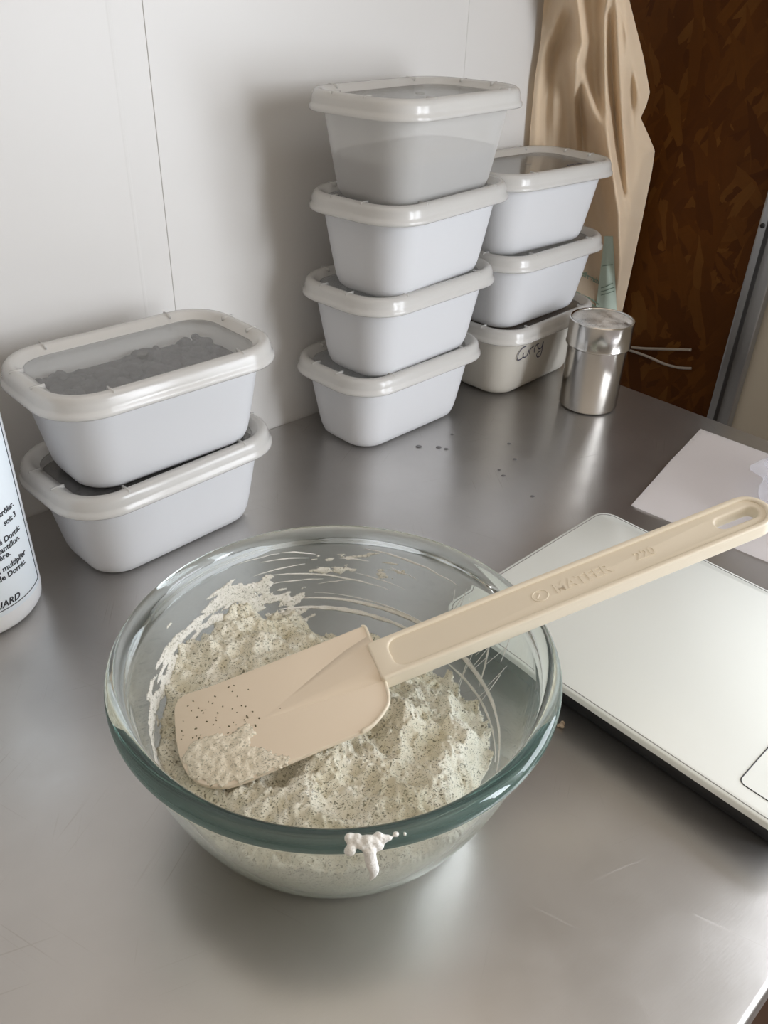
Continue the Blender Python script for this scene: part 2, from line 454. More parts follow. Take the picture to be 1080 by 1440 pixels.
def lid_panel_bm():
    bm = bmesh.new(); rings = []
    for d, z in ((.0160, .0712), (.0156, .0714), (.0156, .0720), (.0160, .0722)):
        rings.append([(x, y, z) for x, y in rr_pts(LA - d, LB - d, LR - d)])
    loft(bm, rings); return bm
def nub_bm():
    bm = bmesh.new(); lathe(bm, [(.0035, .0720), (.0035, .0727), (.0028, .0729), (.0012, .0725)], 20); return bm
def rib_bm():
    """small moulding ticks across the rim"""
    bm = bmesh.new()
    for sx in (-1, 1):
        for sy in (-1, 1):
            x = sx * (LA - .040); y = sy * (LB - .0085)
            box(bm, (x - .0006, y - .0045, .0745), (x + .0006, y + .0045, .0774))
    for sx in (-1, 1):
        for sy in (-1, 1):
            y = sy * (LB - .040); x = sx * (LA - .0085)
            box(bm, (x - .0045, y - .0006, .0745), (x + .0045, y + .0006, .0774))
    return bm

POSE = {'A1': (.0739, -.0829, .0498), 'A2': (.0747, -.0886, .0066), 'B1': (.3386, -.0581, .0243), 'B2': (.3393, -.0677, .0597), 'B3': (.3397, -.0760, .1298), 'B4': (.3340, -.0844, .1256),
        'C1': (.5244, -.0573, .0466), 'C2': (.5192, -.0573, .0271), 'C3': (.5124, -.0573, -.0270)}
POSE['C1'] = (.5244, -.0600, .0466); POSE['C2'] = (.5192, -.0600, .0271); POSE['C3'] = (.5124, -.0590, -.0270); POSE['B1'] = (.3386, -.0595, .0243)
LAB = {
    'A1': 'white lidded plastic tub on the steel top carrying the tub of dark lumps',
    'A2': 'white tub with see-through lid full of dark lumps, beside the white bottle',
    'B1': 'bottom white lidded tub of the tall four-tub stack, standing on the steel top',
    'B2': 'second white lidded tub from the bottom of the tall four-tub stack',
    'B3': 'third white lidded tub from the bottom of the tall four-tub stack',
    'B4': 'topmost tub of the tall stack, translucent with grey contents showing halfway up',
    'C1': 'slightly yellowed lidded tub marked Curry in handwriting, beside the steel shaker',
    'C2': 'middle white lidded tub of the three-tub stack, resting on the Curry tub',
    'C3': 'top white tub of the three-tub stack by the hanging cloth, clear lid',
}
GRP = {'A': 'pair of stacked tubs by the white bottle', 'B': 'tubs of the tall four-tub stack', 'C': 'tubs of the three-tub stack by the cloth'}
def make_tub():
    root = empty('storage_tub')
    obj('body', tub_body_bm(), M['tub'], root)
    lid = obj('lid', lid_ring_bm(), M['ring'], root)
    obj('lid_panel', lid_panel_bm(), M['panel'], lid, smooth=False)
    obj('centre_nub', nub_bm(), M['panel'], lid)
    return root
proto = make_tub(); TUB = {}
for i, k in enumerate(('A1', 'A2', 'B1', 'B2', 'B3', 'B4', 'C1', 'C2', 'C3')):
    if i == 0: r = proto
    else:
        r = proto.copy(); COL.objects.link(r)
        for ch in list(proto.children):
            c = ch.copy(); COL.objects.link(c); c.parent = r
            for g in ch.children:
                d = g.copy(); COL.objects.link(d); d.parent = c
    x, y, rz = POSE[k]; r.location = (x, y, .0004 + (int(k[1]) - 1) * PITCH); r.rotation_euler = (0, 0, rz)
    tag(r, LAB[k], 'tub', GRP[k[0]]); TUB[k] = r
bpy.context.view_layer.update()
def part(r, base):
    for c in r.children:
        if c.name.split('.')[0] == base: return c
        for g in c.children:
            if g.name.split('.')[0] == base: return g
def remat(o, m):
    o.data = o.data.copy(); o.data.materials.clear(); o.data.materials.append(m)
remat(part(TUB['B4'], 'body'), M['tubthin']); remat(part(TUB['C1'], 'body'), M['tubold'])
for k in ('C3', 'C1', 'B4'): remat(part(TUB[k], 'lid_panel'), M['panelclear'])

def tub_world(k, x, y, z):
    px, py, rz = POSE[k]; c, s = math.cos(rz), math.sin(rz)
    return Vector((px + c * x - s * y, py + s * x + c * y, z + .0004 + (int(k[1]) - 1) * PITCH))

def fill_bm(level, z0, lump=0.0, seed=0, balls=0, inset=.0024):
    """contents of a tub: solid that follows the tub's inside, with a lumpy top"""
    bm = bmesh.new()
    zs = [z0 + (level - z0) * t / 6 for t in range(7)]
    def dims(z):
        for (a0, b0, r0, q0), (a1, b1, r1, q1) in zip(BODY[:-1], BODY[1:]):
            if q0 <= z <= q1:
                t = (z - q0) / (q1 - q0); return a0 + (a1 - a0) * t, b0 + (b1 - b0) * t, r0 + (r1 - r0) * t
    rings = []
    for z in zs:
        a, b, r = dims(z); rings.append([(x, y, z) for x, y in rr_pts(a - inset, b - inset, r - inset)])
    a, b, r = dims(level)
    for k in range(1, 12):
        f = 1 - k / 12
        ring = []
        for x, y in rr_pts(a - inset, b - inset, r - inset):
            X, Y = x * f, y * f
            ring.append((X, Y, level + lump * (noise.noise((X * 90 + seed, Y * 90, 1.3)) + .7 * noise.noise((X * 210, Y * 210, seed))) * min(1, 3 * (1 - f))))
        rings.append(ring)
    loft(bm, rings)
    rnd = random.Random(seed)
    for _ in range(balls):
        x = rnd.uniform(-a + .010, a - .010); y = rnd.uniform(-b + .010, b - .010); s = rnd.uniform(.0026, .0056)
        if abs(x) > a - r and abs(y) > b - r and math.hypot(abs(x) - a + r, abs(y) - b + r) > r - .010: continue
        rz = rnd.uniform(0, 6); 
        m = Matrix.Translation((x, y, level + rnd.uniform(-.001, .0022) + 1.2 * lump * max(0, noise.noise((x * 60 + seed, y * 60, 2)) + .25))) @ Matrix.Rotation(rz, 4, 'Z') @ Matrix.Diagonal((s * rnd.uniform(.9, 1.5), s, s * .75, 1))
        g = bmesh.ops.create_icosphere(bm, subdivisions=2, radius=1, matrix=m)
        for v in g['verts']:
            v.co += Vector(noise.noise_vector(v.co * 240)) * .0009
    return bm
def contents(k, name, bm, mat, label, cat):
    o = obj(name, bm, mat); x, y, rz = POSE[k]; o.location = tub_world(k, 0, 0, 0); o.rotation_euler = (0, 0, rz)
    return tag(o, label, cat, kind='stuff')
contents('A2', 'dark_lumps', fill_bm(.0545, .004, .0055, 3, 360), M['dark'], 'dark lumps heaped under the clear lid of the upper tub by the bottle', 'dried food')
contents('A1', 'dark_lumps', fill_bm(.0635, .004, .0015, 5, 160), M['dark'], 'dark contents of the lower tub by the bottle, seen through its lid', 'dried food')
contents('B4', 'grey_powder', fill_bm(.033, .003, .002, 9), M['greyfill'], 'grey powder half filling the topmost translucent tub', 'powder')
contents('C1', 'curry_powder', fill_bm(.060, .004, .001, 11), M['curry'], 'brown powder inside the tub marked Curry', 'powder')

# handwriting on the Curry tub (strokes read on its front face)
def on_tub_front(k, px, py):
    x0, y0, rz = POSE[k]; n = Vector((math.sin(rz), -math.cos(rz), 0)); z = .04
    for _ in range(6):
        p = on_plane(px, py, Vector((x0, y0, 0)) + n * (body_b(z) + .0003), n); z = min(max(p.z - (int(k[1]) - 1) * PITCH, 0.003), .065)
    return p
bm = bmesh.new(); sc = 70 / 1080
for st_ in ([(462, 262), (400, 290), (330, 370), (285, 470), (278, 558), (340, 545), (390, 500)], [(408, 405), (400, 492), (455, 488), (500, 420), (522, 340)], [(535, 430), (545, 350), (560, 320), (600, 278), (628, 258)],
            [(640, 390), (645, 310), (690, 228), (740, 205)], [(705, 240), (738, 318), (795, 285), (838, 160)], [(838, 160), (812, 300), (780, 440), (720, 497), (688, 460), (712, 400), (775, 358)]):
    pts = [on_tub_front('C1', 710 + x * sc, 470 + y * sc) for x, y in st_]
    tube(bm, smooth_line(pts, 5), .00055, 6, True, flat=Vector((math.sin(.0466), -math.cos(.0466), 0)))
bm.transform(TUB['C1'].matrix_world.inverted())
o = obj('handwriting', bm, M['ink'], TUB['C1']); tag(o, 'dark blue handwritten word Curry')

# small dark scribble on the clear top lid
bm = bmesh.new()
for x0 in (.028, .040):
    pts = [(x0 + .0022 * i, -.026 + (.0022 if i % 2 else -.0006), .0724) for i in range(6)]
    tube(bm, pts, .0004, 5, True, flat=Vector((0, 0, 1)))
tag(obj('handwriting', bm, M['ink'], part(TUB['C3'], 'lid')), 'dark pen scribble on the clear lid')

# ------------------------------------------------------------------ glass bowl
BC = Vector((.0212, -.3541, 0)); BR, BZ, BB, BP = .1075, .095, .0651, 1.4814
def r_out(z):
    u = min(max(z / BZ, 0), 1); return BB + (BR - .0045 - BB) * (1 - (1 - u) ** BP) ** (1 / BP)
def r_in(z): return r_out(z) - .0042
def z_in(r):
    if r <= r_in(.0055): return .0055
    lo, hi = .0055, BZ
    for _ in range(40):
        m = (lo + hi) / 2
        if r_in(m) < r: lo = m
        else: hi = m
    return lo
prof = [(.0, .0012), (BB - .014, .0012), (BB - .010, .0004), (BB - .006, 0.0), (BB - .0015, .0004)]
prof += [(r_out(z), z) for z in np.linspace(.0018, BZ - .0105, 22)]
tz = BZ - .0052; tr_ = BR - .0047
prof += [(tr_ + .0047 * math.cos(t), tz + .0052 * math.sin(t)) for t in np.linspace(-1.0, math.pi + .55, 16)]
prof += [(r_in(z), z) for z in np.linspace(BZ - .0115, .0085, 22)]
prof += [(r_in(.0055) - .003, .0058), (r_in(.0055) - .009, .0050), (0.0, .0050)]
bm = bmesh.new()
n = 128; rings = [[(r * math.cos(2 * math.pi * i / n), r * math.sin(2 * math.pi * i / n), z) for i in range(n)] for r, z in prof[1:-1]]
vs = loft(bm, rings, False, False)
for ring, z in ((vs[0], prof[0][1]), (vs[-1], prof[-1][1])):
    c = bm.verts.new((0, 0, z))
    for i in range(n): bm.faces.new((ring[i], ring[(i + 1) % n], c))
bowl = empty('mixing_bowl', BC + Vector((0, 0, .0003))); tag(bowl, 'clear glass mixing bowl with green-tinted rim holding herbed cheese', 'bowl')
obj('bowl_body', bm, M['glass'], bowl)

# ------------------------------------------------------------------ spatula frame (needed by the cheese heap)
ST = Vector((-.0489, -.3238, .0565)); SE = Vector((.2286, -.4535, .1355))
SA = (SE - ST).normalized(); SH = Vector((0, 0, 1)).cross(SA).normalized(); SN0 = SA.cross(SH)
ph = math.radians(5); SW = (math.cos(ph) * SH + math.sin(ph) * SN0).normalized(); SN = SA.cross(SW).normalized()
SL = (SE - ST).length
def sw(x, y):                                                # pixel -> blade plane coordinates
    p = on_plane(x, y, ST, SN) - ST; return p.dot(SA), p.dot(SW)
BLADE = [sw(*p) for p in ((250, 983), (300, 963), (400, 924), (480, 892), (508, 881), (514, 883), (524, 910), (537, 945), (545, 972), (546, 988), (538, 1003), (525, 1018), (508, 1029), (450, 1053), (380, 1083), (342, 1099), (318, 1106), (298, 1106), (280, 1101), (264, 1089), (252, 1064), (246, 1025))]

# ------------------------------------------------------------------ herbed cheese heap
CP = []   # (x, y, z) control heights in bowl coordinates
for az, z in ((-75, .030), (-55, .024), (-40, .028), (-20, .026), (0, .024), (20, .021), (40, .024), (55, .030), (72, .046), (90, .056), (110, .058), (128, .050), (145, .043), (160, .043), (180, .047), (205, .054), (230, .058), (255, .056), (272, .052)):
    r = r_in(z) - .001; CP.append((r * math.cos(math.radians(az)), r * math.sin(math.radians(az)), z))
for az, z, r in ((-50, .044, .060), (-25, .043, .058), (0, .040, .055), (25, .034, .055), (45, .040, .050), (60, .050, .052), (-80, .048, .058), (90, .056, .058), (120, .055, .06), (150, .047, .06), (180, .050, .055), (215, .055, .055), (250, .054, .055)):
    CP.append((r * math.cos(math.radians(az)), r * math.sin(math.radians(az)), z))
CP += [(0, 0, .056), (.02, -.02, .056), (.03, .01, .055), (-.02, .02, .054), (-.02, -.03, .056), (.035, -.05, .050)]
CPa = np.array(CP)
BL2 = [((ST + SA * s + SW * w_) - BC) for s, w_ in BLADE]
def in_poly(x, y, P):
    c = False; j = len(P) - 1
    for i in range(len(P)):
        if (P[i].y > y) != (P[j].y > y) and x < (P[j].x - P[i].x) * (y - P[i].y) / (P[j].y - P[i].y + 1e-12) + P[i].x: c = not c
        j = i
    return c
def blade_z(x, y):
    p0 = ST - BC; return p0.z - (SN.x * (x - p0.x) + SN.y * (y - p0.y)) / SN.z
def heap_z(x, y):
    d = (CPa[:, 0] - x) ** 2 + (CPa[:, 1] - y) ** 2 + 2e-5
    w_ = d ** -1.6; z = float((w_ * CPa[:, 2]).sum() / w_.sum())
    p = Vector((x, y, .3))
    z += .0066 * noise.noise(p * 45) + .0046 * noise.noise(p * 100 + Vector((3, 1, 0)))
    z += .0085 * (.35 - abs(noise.noise(p * 62 + Vector((0, 5, 0))))) + .0050 * (.3 - abs(noise.noise(p * 165))) + .0026 * (.3 - abs(noise.noise(p * 330))) + .0013 * noise.noise(p * 620)
    return z
STEP = .00085; nG = int(.2 / STEP)
xs = [-.1 + STEP * i for i in range(nG + 1)]
top = {}; bm = bmesh.new()
Hm = {}
for i, x in enumerate(xs):
    for j, y in enumerate(xs):
        r = math.hypot(x, y)
        if r > .0985: continue
        zw = z_in(r) + .0006; z = heap_z(x, y)
        bz = blade_z(x, y)
        if z > bz - .0035 and in_poly(x, y, BL2): z = min(z, bz - .0022)
        elif z > bz + .004: z = bz + .004 + .3 * (z - bz - .004)
        Hm[i, j] = (z, zw)
keep = set(k for k, (z, zw) in Hm.items() if z > zw + .0002)
cells = [(i, j) for (i, j) in keep if all(q in keep for q in ((i + 1, j), (i, j + 1), (i + 1, j + 1)))]
tv = {}; bv = {}
def gv(d, i, j, top_):
    if (i, j) not in d:
        z, zw = Hm[i, j]; d[i, j] = bm.verts.new((xs[i], xs[j], z if top_ else zw))
    return d[i, j]
cs = set(cells)
for i, j in cells:
    q = ((i, j), (i + 1, j), (i + 1, j + 1), (i, j + 1))
    bm.faces.new([gv(tv, *k, True) for k in q]); bm.faces.new([gv(bv, *k, False) for k in reversed(q)])
    for (a, b, nb) in ((q[0], q[1], (i, j - 1)), (q[1], q[2], (i + 1, j)), (q[2], q[3], (i, j + 1)), (q[3], q[0], (i - 1, j))):
        if nb not in cs: bm.faces.new([gv(tv, *b, True), gv(tv, *a, True), gv(bv, *a, False), gv(bv, *b, False)])
heap = obj('herb_cheese_mix', bm, M['cheese']); heap.location = BC + Vector((0, 0, .0003))
tag(heap, 'lumpy heap of white fresh cheese flecked with green herbs in the glass bowl', 'cheese mix', kind='stuff')

# smears of cheese dried thin on the inside of the glass
def smear_bm(az0, az1, lo_f, hi_f, thr, seed, sx=1.0, sz=1.0, th=.0007, edge=.25):
    bm = bmesh.new(); na = int((az1 - az0) * 3.2); nz = 60
    grid = {}
    for i in range(na + 1):
        az = az0 + (az1 - az0) * i / na; a = math.radians(az); l, h = lo_f(az), hi_f(az)
        for j in range(nz + 1):
            t = j / nz; z = l + (h - l) * t
            f = noise.fractal((az * .05 * sx + seed, z * 160 * sz + az * .02, seed * 1.7), .9, 2.1, 5) + .55 * noise.noise((az * .28, z * 420, seed))
            e = min(t / .12, (1 - t) / edge, (az - az0) / 6, (az1 - az) / 6, 1)
            if f + .55 * e - .45 - .5 * t > thr: grid[i, j] = (a, z, .25 + max(0, min(1, (f + .5 * e - .45 - .5 * t - thr) * 2)))
    v0 = {}; v1 = {}
    def get(d, k, off):
        if k not in d:
            a, z, q = grid[k]; r = r_in(z) - .0002 - off * th * q; d[k] = bm.verts.new((r * math.cos(a), r * math.sin(a), z))
        return d[k]
    cells = set((i, j) for (i, j) in grid if all(q in grid for q in ((i + 1, j), (i, j + 1), (i + 1, j + 1))))
    for i, j in cells:
        q = ((i, j), (i + 1, j), (i + 1, j + 1), (i, j + 1))
        bm.faces.new([get(v1, k, 1) for k in reversed(q)]); bm.faces.new([get(v0, k, 0) for k in q])
        for a, b, nb in ((q[0], q[1], (i, j - 1)), (q[1], q[2], (i + 1, j)), (q[2], q[3], (i, j + 1)), (q[3], q[0], (i - 1, j))):
            if nb not in cells: bm.faces.new([get(v0, a, 0), get(v0, b, 0), get(v1, b, 1), get(v1, a, 1)])
    return bm
def interp(tab):
    X = [a for a, _ in tab]; Y = [b for _, b in tab]
    return lambda q: float(np.interp(q, X, Y))
hi = interp([(40, .050), (60, .060), (72, .070), (80, .082), (92, .086), (100, .076), (112, .078), (128, .072), (145, .060), (165, .054), (190, .060)])
lo = interp([(40, .020), (60, .028), (72, .042), (90, .050), (110, .050), (128, .042), (145, .036), (165, .036), (190, .040)])
obj('cheese_smear', smear_bm(58, 185, lo, hi, -.34, 2.3), M['smear'], bowl)
obj('cheese_smear', smear_bm(25, 62, lambda a: .066, lambda a: .088, .05, 7.1, 1.3, 1.4, .0005), M['smear'], bowl)
def arcs(seed, specs):
    bm = bmesh.new(); rnd = random.Random(seed)
    for az0, az1, z0, z1, w_ in specs:
        m = max(6, int(abs(az1 - az0) / 2.5)); pts = []; rad = []
        for i in range(m + 1):
            t = i / m; a = math.radians(az0 + (az1 - az0) * t); z = z0 + (z1 - z0) * t + .0006 * noise.noise((t * 7, seed, az0)); r = r_in(z) - .0003
            pts.append((r * math.cos(a), r * math.sin(a), z)); rad.append(w_ * (.25 + .75 * math.sin(math.pi * min(1, t * 1.02))) * (.7 + .6 * noise.noise((t * 18, az0, 2)) + .2))
        rad = [max(q, .00012) for q in rad]
        # ribbon lying on the glass
        ringv = []
        P = [Vector(p) for p in pts]
        for i in range(len(P)):
            T = (P[min(i + 1, len(P) - 1)] - P[max(i - 1, 0)]).normalized(); nrm = Vector((-P[i].x, -P[i].y, .04)).normalized(); b = T.cross(nrm).normalized()
            ringv.append([P[i] + b * rad[i] * math.cos(q) + nrm * (.00025 * math.sin(q) + .0001) for q in (0, 1.05, 2.09, 3.14, 4.19, 5.24)])
        loft(bm, ringv)
    return bm
obj('cheese_smear', arcs(3, [(-58, 62, .0335, .0535, .0019), (-52, 8, .0305, .0335, .0010), (12, 72, .0385, .0495, .0016), (-35, 58, .0365, .0560, .0005), (30, 75, .060, .072, .0006), (5, 40, .078, .084, .0007)]), M['smearw'], bowl)
rnd = random.Random(5); sp = []
for _ in range(26):
    a = rnd.uniform(-28, 6); z = rnd.uniform(.042, .08); sp.append((a, a + rnd.uniform(-3, 6), z, z + rnd.uniform(-.022, -.008), rnd.uniform(.00015, .00035)))
for _ in range(9):
    a = rnd.uniform(20, 70); z = rnd.uniform(.055, .085); sp.append((a, a + rnd.uniform(6, 22), z, z + rnd.uniform(-.004, .006), rnd.uniform(.0002, .0006)))
sp += [(-19, -13, .036, .072, .0009), (2, 8, .072, .045, .0004)]
obj('cheese_smear', arcs(8, sp), M['smearw'], bowl)
# drip hanging over the rim towards the viewer
bm = bmesh.new()
q = uz(518, 1181, BZ) - BC; az = math.atan2(q.y, q.x)
def rimpt(daz, rr_, z): return Vector((rr_ * math.cos(az + daz), rr_ * math.sin(az + daz), z))
for daz, rr_, z, s in ((-.062, BR - .003, BZ - .0004, .0026), (-.066, BR + .0002, BZ - .003, .0028), (-.040, BR - .002, BZ - .0002, .0024), (-.020, BR - .0005, BZ - .0016, .0028), (-.004, BR - .0015, BZ, .0028), (.004, BR + .0010, BZ - .003, .0032), (.022, BR - .001, BZ - .0008, .0026), (.036, BR - .0002, BZ - .003, .0024), (.040, BR - .0018, BZ, .0022), (.058, BR - .001, BZ - .0008, .0020), (.074, BR - .001, BZ - .0008, .0017), (.10, BR - .002, BZ - .0002, .0014), (.13, BR - .001, BZ - .0002, .0011)):
    p = rimpt(daz, rr_, z); g = bmesh.ops.create_icosphere(bm, subdivisions=3, radius=s * .8, matrix=Matrix.Translation(p))
    for v in g['verts']: v.co += Vector(noise.noise_vector(v.co * 260)) * s * .35
tube(bm, smooth_line([rimpt(.0, BR + .0012, BZ - .002), rimpt(.006, BR + .0028, BZ - .008), rimpt(.016, BR + .0034, BZ - .013), rimpt(.002, BR + .0036, BZ - .0185)], 5), [.0024] * 4 + [.0024, .0024, .0024, .0023, .0022, .0021, .0019, .0016, .0013, .0009, .0006, .0003], 10)
dr = obj('drip', bm, M['smearw'], bowl); rm_ = dr.modifiers.new('remesh', 'REMESH'); rm_.mode = 'VOXEL'; rm_.voxel_size = .0005; rm_.use_smooth_shade = True
sm_ = dr.modifiers.new('smooth', 'SMOOTH'); sm_.factor = .5; sm_.iterations = 4

# ------------------------------------------------------------------ spatula
spat = empty('spatula', ST); tag(spat, 'cream kitchen spatula lying across the glass bowl, flecked blade on the cheese', 'spatula')
FR = Matrix((SA, SW, SN)).transposed().to_4x4()
spat.rotation_euler = FR.to_euler()
BCs = sum(p[0] for p in BLADE) / len(BLADE); BCw = sum(p[1] for p in BLADE) / len(BLADE)
def spline_closed(P, k=3):
    out = []
    for i in range(len(P)):
        a, b, c, d = (Vector((*P[(i + q) % len(P)], 0)) for q in (-1, 0, 1, 2))
        for j in range(k):
            t = j / k; v = .5 * ((2 * b) + (c - a) * t + (2 * a - 5 * b + 4 * c - d) * t * t + (3 * b - a - 3 * c + d) * t ** 3); out.append((v.x, v.y))
    return out
bl = curve_fill([spline_closed(BLADE, 3)], .0007, .0007, 2)
bl.transform(Matrix.Translation((0, 0, -.0013)))
obj('blade', bl, M['blade'], spat, smooth=True, sharp=50)
S1 = sw(540, 935)[0] - .003
# tapering core of the handle moulded into the blade
cw = -.0035
bm = bmesh.new()
secs = []
for s, hw, hgt in ((S1 - .060, .0004, .0001), (S1 - .045, .0018, .0006), (S1 - .028, .0036, .0013), (S1 - .012, .0052, .0019), (S1 + .003, .0062, .0024)):
    c_ = cw - .0022
    secs.append([(s, c_ - hw, -.0012), (s, c_ - hw * .95, .0001), (s, c_ - hw * .45, hgt * .6), (s, c_ - hw * .1, hgt * .95), (s, c_ + hw * .5, hgt), (s, c_ + hw * 1.6, hgt * .75), (s, c_ + hw * 3.0, hgt * .3), (s, c_ + hw * 4.0, .00008), (s, c_ + hw * 4.1, -.0012)])
loft(bm, secs); obj('core_ridge', bm, M['blade'], spat, smooth=True, sharp=70)
# raised lip along the handle end of the blade
bm = bmesh.new()
edge = [BLADE[i] for i in (4, 5, 6, 7, 8, 9, 10, 11, 12)]
tube(bm, smooth_line([(s, w_, -.0002) for s, w_ in edge], 4), .0009, 8); obj('blade_lip', bm, M['beige'], spat)
# handle: slab with a slot, plus a raised border that leaves a shallow channel
HW = .0122; HS0 = S1 - .001; HS1 = SL + .004; hc = -.0005
def stadium(s0, s1, hw, r0=.002, n=10, c=hc):
    out = []
    for t in np.linspace(-math.pi / 2, math.pi / 2, 2 * n): out.append((s1 - hw + hw * math.cos(t), c + hw * math.sin(t)))
    for t in np.linspace(math.pi / 2, math.pi, 6): out.append((s0 + r0 + r0 * math.cos(t), c + hw - r0 + r0 * math.sin(t)))
    for t in np.linspace(math.pi, 1.5 * math.pi, 6): out.append((s0 + r0 + r0 * math.cos(t), c - hw + r0 + r0 * math.sin(t)))
    return out
def slot(s0, s1, hw, c=hc):
    out = [(s1 - hw + hw * math.cos(t), c + hw * math.sin(t)) for t in np.linspace(-math.pi / 2, math.pi / 2, 12)]
    return out + [(s0 + hw + hw * math.cos(t), c + hw * math.sin(t)) for t in np.linspace(math.pi / 2, 1.5 * math.pi, 12)]
SLOT = slot(HS1 - .031, HS1 - .0065, .0042)
hb = bmesh.new()
a = curve_fill([stadium(HS0, HS1, HW), SLOT], .0028, .0012, 3); join_into(hb, a, lambda v: v + Vector((0, 0, -.0018)))
a = curve_fill([stadium(HS0, HS1, HW), stadium(HS0 + .009, HS1 - .0032, HW - .0032, .006)], .0003, .0012, 4); join_into(hb, a, lambda v: v + Vector((0, 0, .0019)))
handle = obj('handle', hb, M['beige'], spat, smooth=True, sharp=50)
tx = bmesh.new()
join_into(tx, text_bm('MATFER', .0088, .0004, bold=.0002), lambda v: Vector((HS0 + .098 + v.x, hc - .0026 + v.y, .0021 + v.z)))
join_into(tx, text_bm('220', .0078, .0004, bold=.0001), lambda v: Vector((HS0 + .144 + v.x, hc - .0022 + v.y, .0021 + v.z)))
tube(tx, [(HS0 + .090 + .0042 * math.cos(t), hc + .0035 * math.sin(t), .0022) for t in np.linspace(0, 6.28, 24)], .0004, 6)
tube(tx, [(HS0 + .089 + .0012 * math.sin(t * 2), hc + .002 * math.cos(t), .0022) for t in np.linspace(0, 3.14, 12)], .0004, 6)
obj('embossed_text', tx, M['beige'], handle, smooth=False)
# cheese clinging to the blade tip
bm = bmesh.new(); g = {}
st2 = .0009; SMP = [sw(*p) for p in ((300, 1030), (320, 1035), (345, 1015), (362, 1030), (352, 1048), (378, 1056), (398, 1060), (412, 1066), (405, 1076), (380, 1085), (342, 1101), (300, 1107), (268, 1095), (254, 1070), (262, 1048))]
smv = [Vector((*p, 0)) for p in SMP]
def pdist(x, y):
    best = 9
    for i in range(len(smv)):
        a_, b_ = smv[i], smv[(i + 1) % len(smv)]; d = b_ - a_; t = max(0, min(1, ((x - a_.x) * d.x + (y - a_.y) * d.y) / d.length_squared)); best = min(best, math.hypot(x - a_.x - t * d.x, y - a_.y - t * d.y))
    return best
minx = min(v.x for v in smv); miny = min(v.y for v in smv); maxx = max(v.x for v in smv); maxy = max(v.y for v in smv)
for i in range(int((maxx - minx) / st2) + 2):
    for j in range(int((maxy - miny) / st2) + 2):
        x, y = minx + i * st2, miny + j * st2
        d = pdist(x, y); ins = in_poly(x, y, smv)
        f = (d if ins else -d) / .004 + .5 * noise.noise((x * 260, y * 260, 4)) + .25 * noise.noise((x * 600, y * 600, 1))
        if f > 0: g[i, j] = (x, y, .0002 + .0011 * min(1, f) * (.7 + .8 * noise.noise((x * 300, y * 300, 9))) + .0006 * noise.noise((x * 700, y * 700, 2)))
tv = {}; bv = {}
def gg(d, k, t_):
    if k not in d: x, y, z = g[k]; d[k] = bm.verts.new((x, y, max(z, .00015) if t_ else -.0004))
    return d[k]
cs = set(k for k in g if all(q in g for q in ((k[0] + 1, k[1]), (k[0], k[1] + 1), (k[0] + 1, k[1] + 1))))
for i, j in cs:
    q = ((i, j), (i + 1, j), (i + 1, j + 1), (i, j + 1)); bm.faces.new([gg(tv, k, True) for k in q]); bm.faces.new([gg(bv, k, False) for k in reversed(q)])
    for a_, b_, nb in ((q[0], q[1], (i, j - 1)), (q[1], q[2], (i + 1, j)), (q[2], q[3], (i, j + 1)), (q[3], q[0], (i - 1, j))):
        if nb not in cs: bm.faces.new([gg(tv, b_, True), gg(tv, a_, True), gg(bv, a_, False), gg(bv, b_, False)])
obj('cheese_smear', bm, M['film'], spat)
bm = bmesh.new(); rnd = random.Random(12)
for _ in range(85):                                            # loose herb flecks stuck to the blade
    s, w_ = sw(rnd.gauss(300, 38), rnd.gauss(1015, 34))
    if not in_poly(s, w_, [Vector((*p, 0)) for p in BLADE]): continue
    q = rnd.uniform(.00025, .0006); m = Matrix.Translation((s, w_, .0002)) @ Matrix.Rotation(rnd.uniform(0, 6), 4, 'Z') @ Matrix.Diagonal((q * rnd.uniform(.8, 1.8), q * .8, .0003, 1))
    bmesh.ops.create_icosphere(bm, subdivisions=1, radius=1, matrix=m)
M['fleck'] = plain('dry green herb', (.13, .115, .06), .8)
tag(obj('herb_flecks', bm, M['fleck'], spat), kind='stuff')

# ------------------------------------------------------------------ kitchen scale
SZ = .022
k0 = uz(850, 713, SZ); kl = uz(634, 848, SZ); kr = uz(1080, 830, SZ); kf = uz(1080, 1163, SZ)
KX0 = (uz(790, 962, SZ).x + kf.x) / 2; KX1 = kr.x; KY1 = (k0.y + kl.y) / 2; KY0 = -.553
kc = Vector(((KX0 + KX1) / 2, (KY0 + KY1) / 2, 0)); ka, kb = (KX1 - KX0) / 2, (KY1 - KY0) / 2
scale = empty('kitchen_scale', kc + Vector((0, 0, .0003))); tag(scale, 'flat white kitchen scale with black underside at the right of the bowl', 'scale')
bm = bmesh.new(); loft(bm, [[(x, y, z) for x, y in rr_pts(ka - d, kb - d, .013 - d)] for d, z in ((.0006, SZ - .0045), (0, SZ - .004), (0, SZ - .0008), (.0008, SZ))]); obj('platform', bm, M['white'], scale, sharp=50)
bm = bmesh.new(); loft(bm, [[(x, y, z) for x, y in rr_pts(ka - d, kb - d, .013)] for d, z in ((.010, 0), (.008, .002), (.006, SZ - .0048), (.006, SZ - .0046))]); obj('scale_base', bm, M['black'], scale, sharp=50)
bm = bmesh.new(); P = rr_pts(ka - .0022, kb - .0022, .0112); loft(bm, [[(x * (1 - s / ka), y * (1 - s / kb), z) for x, y in P] for s, z in ((0, SZ - .0002), (0, SZ + .00012), (.0006, SZ + .00012), (.0006, SZ - .0002))], loop=True); obj('edge_line', bm, M['grey'], scale, smooth=False)
bm = bmesh.new(); q0 = uz(1043, 1103, SZ) - kc
pts = rr_pts(.055, .016, .004); cx_, cy_ = q0.x + .055, q0.y - .0165
cy_ = q0.y - .014
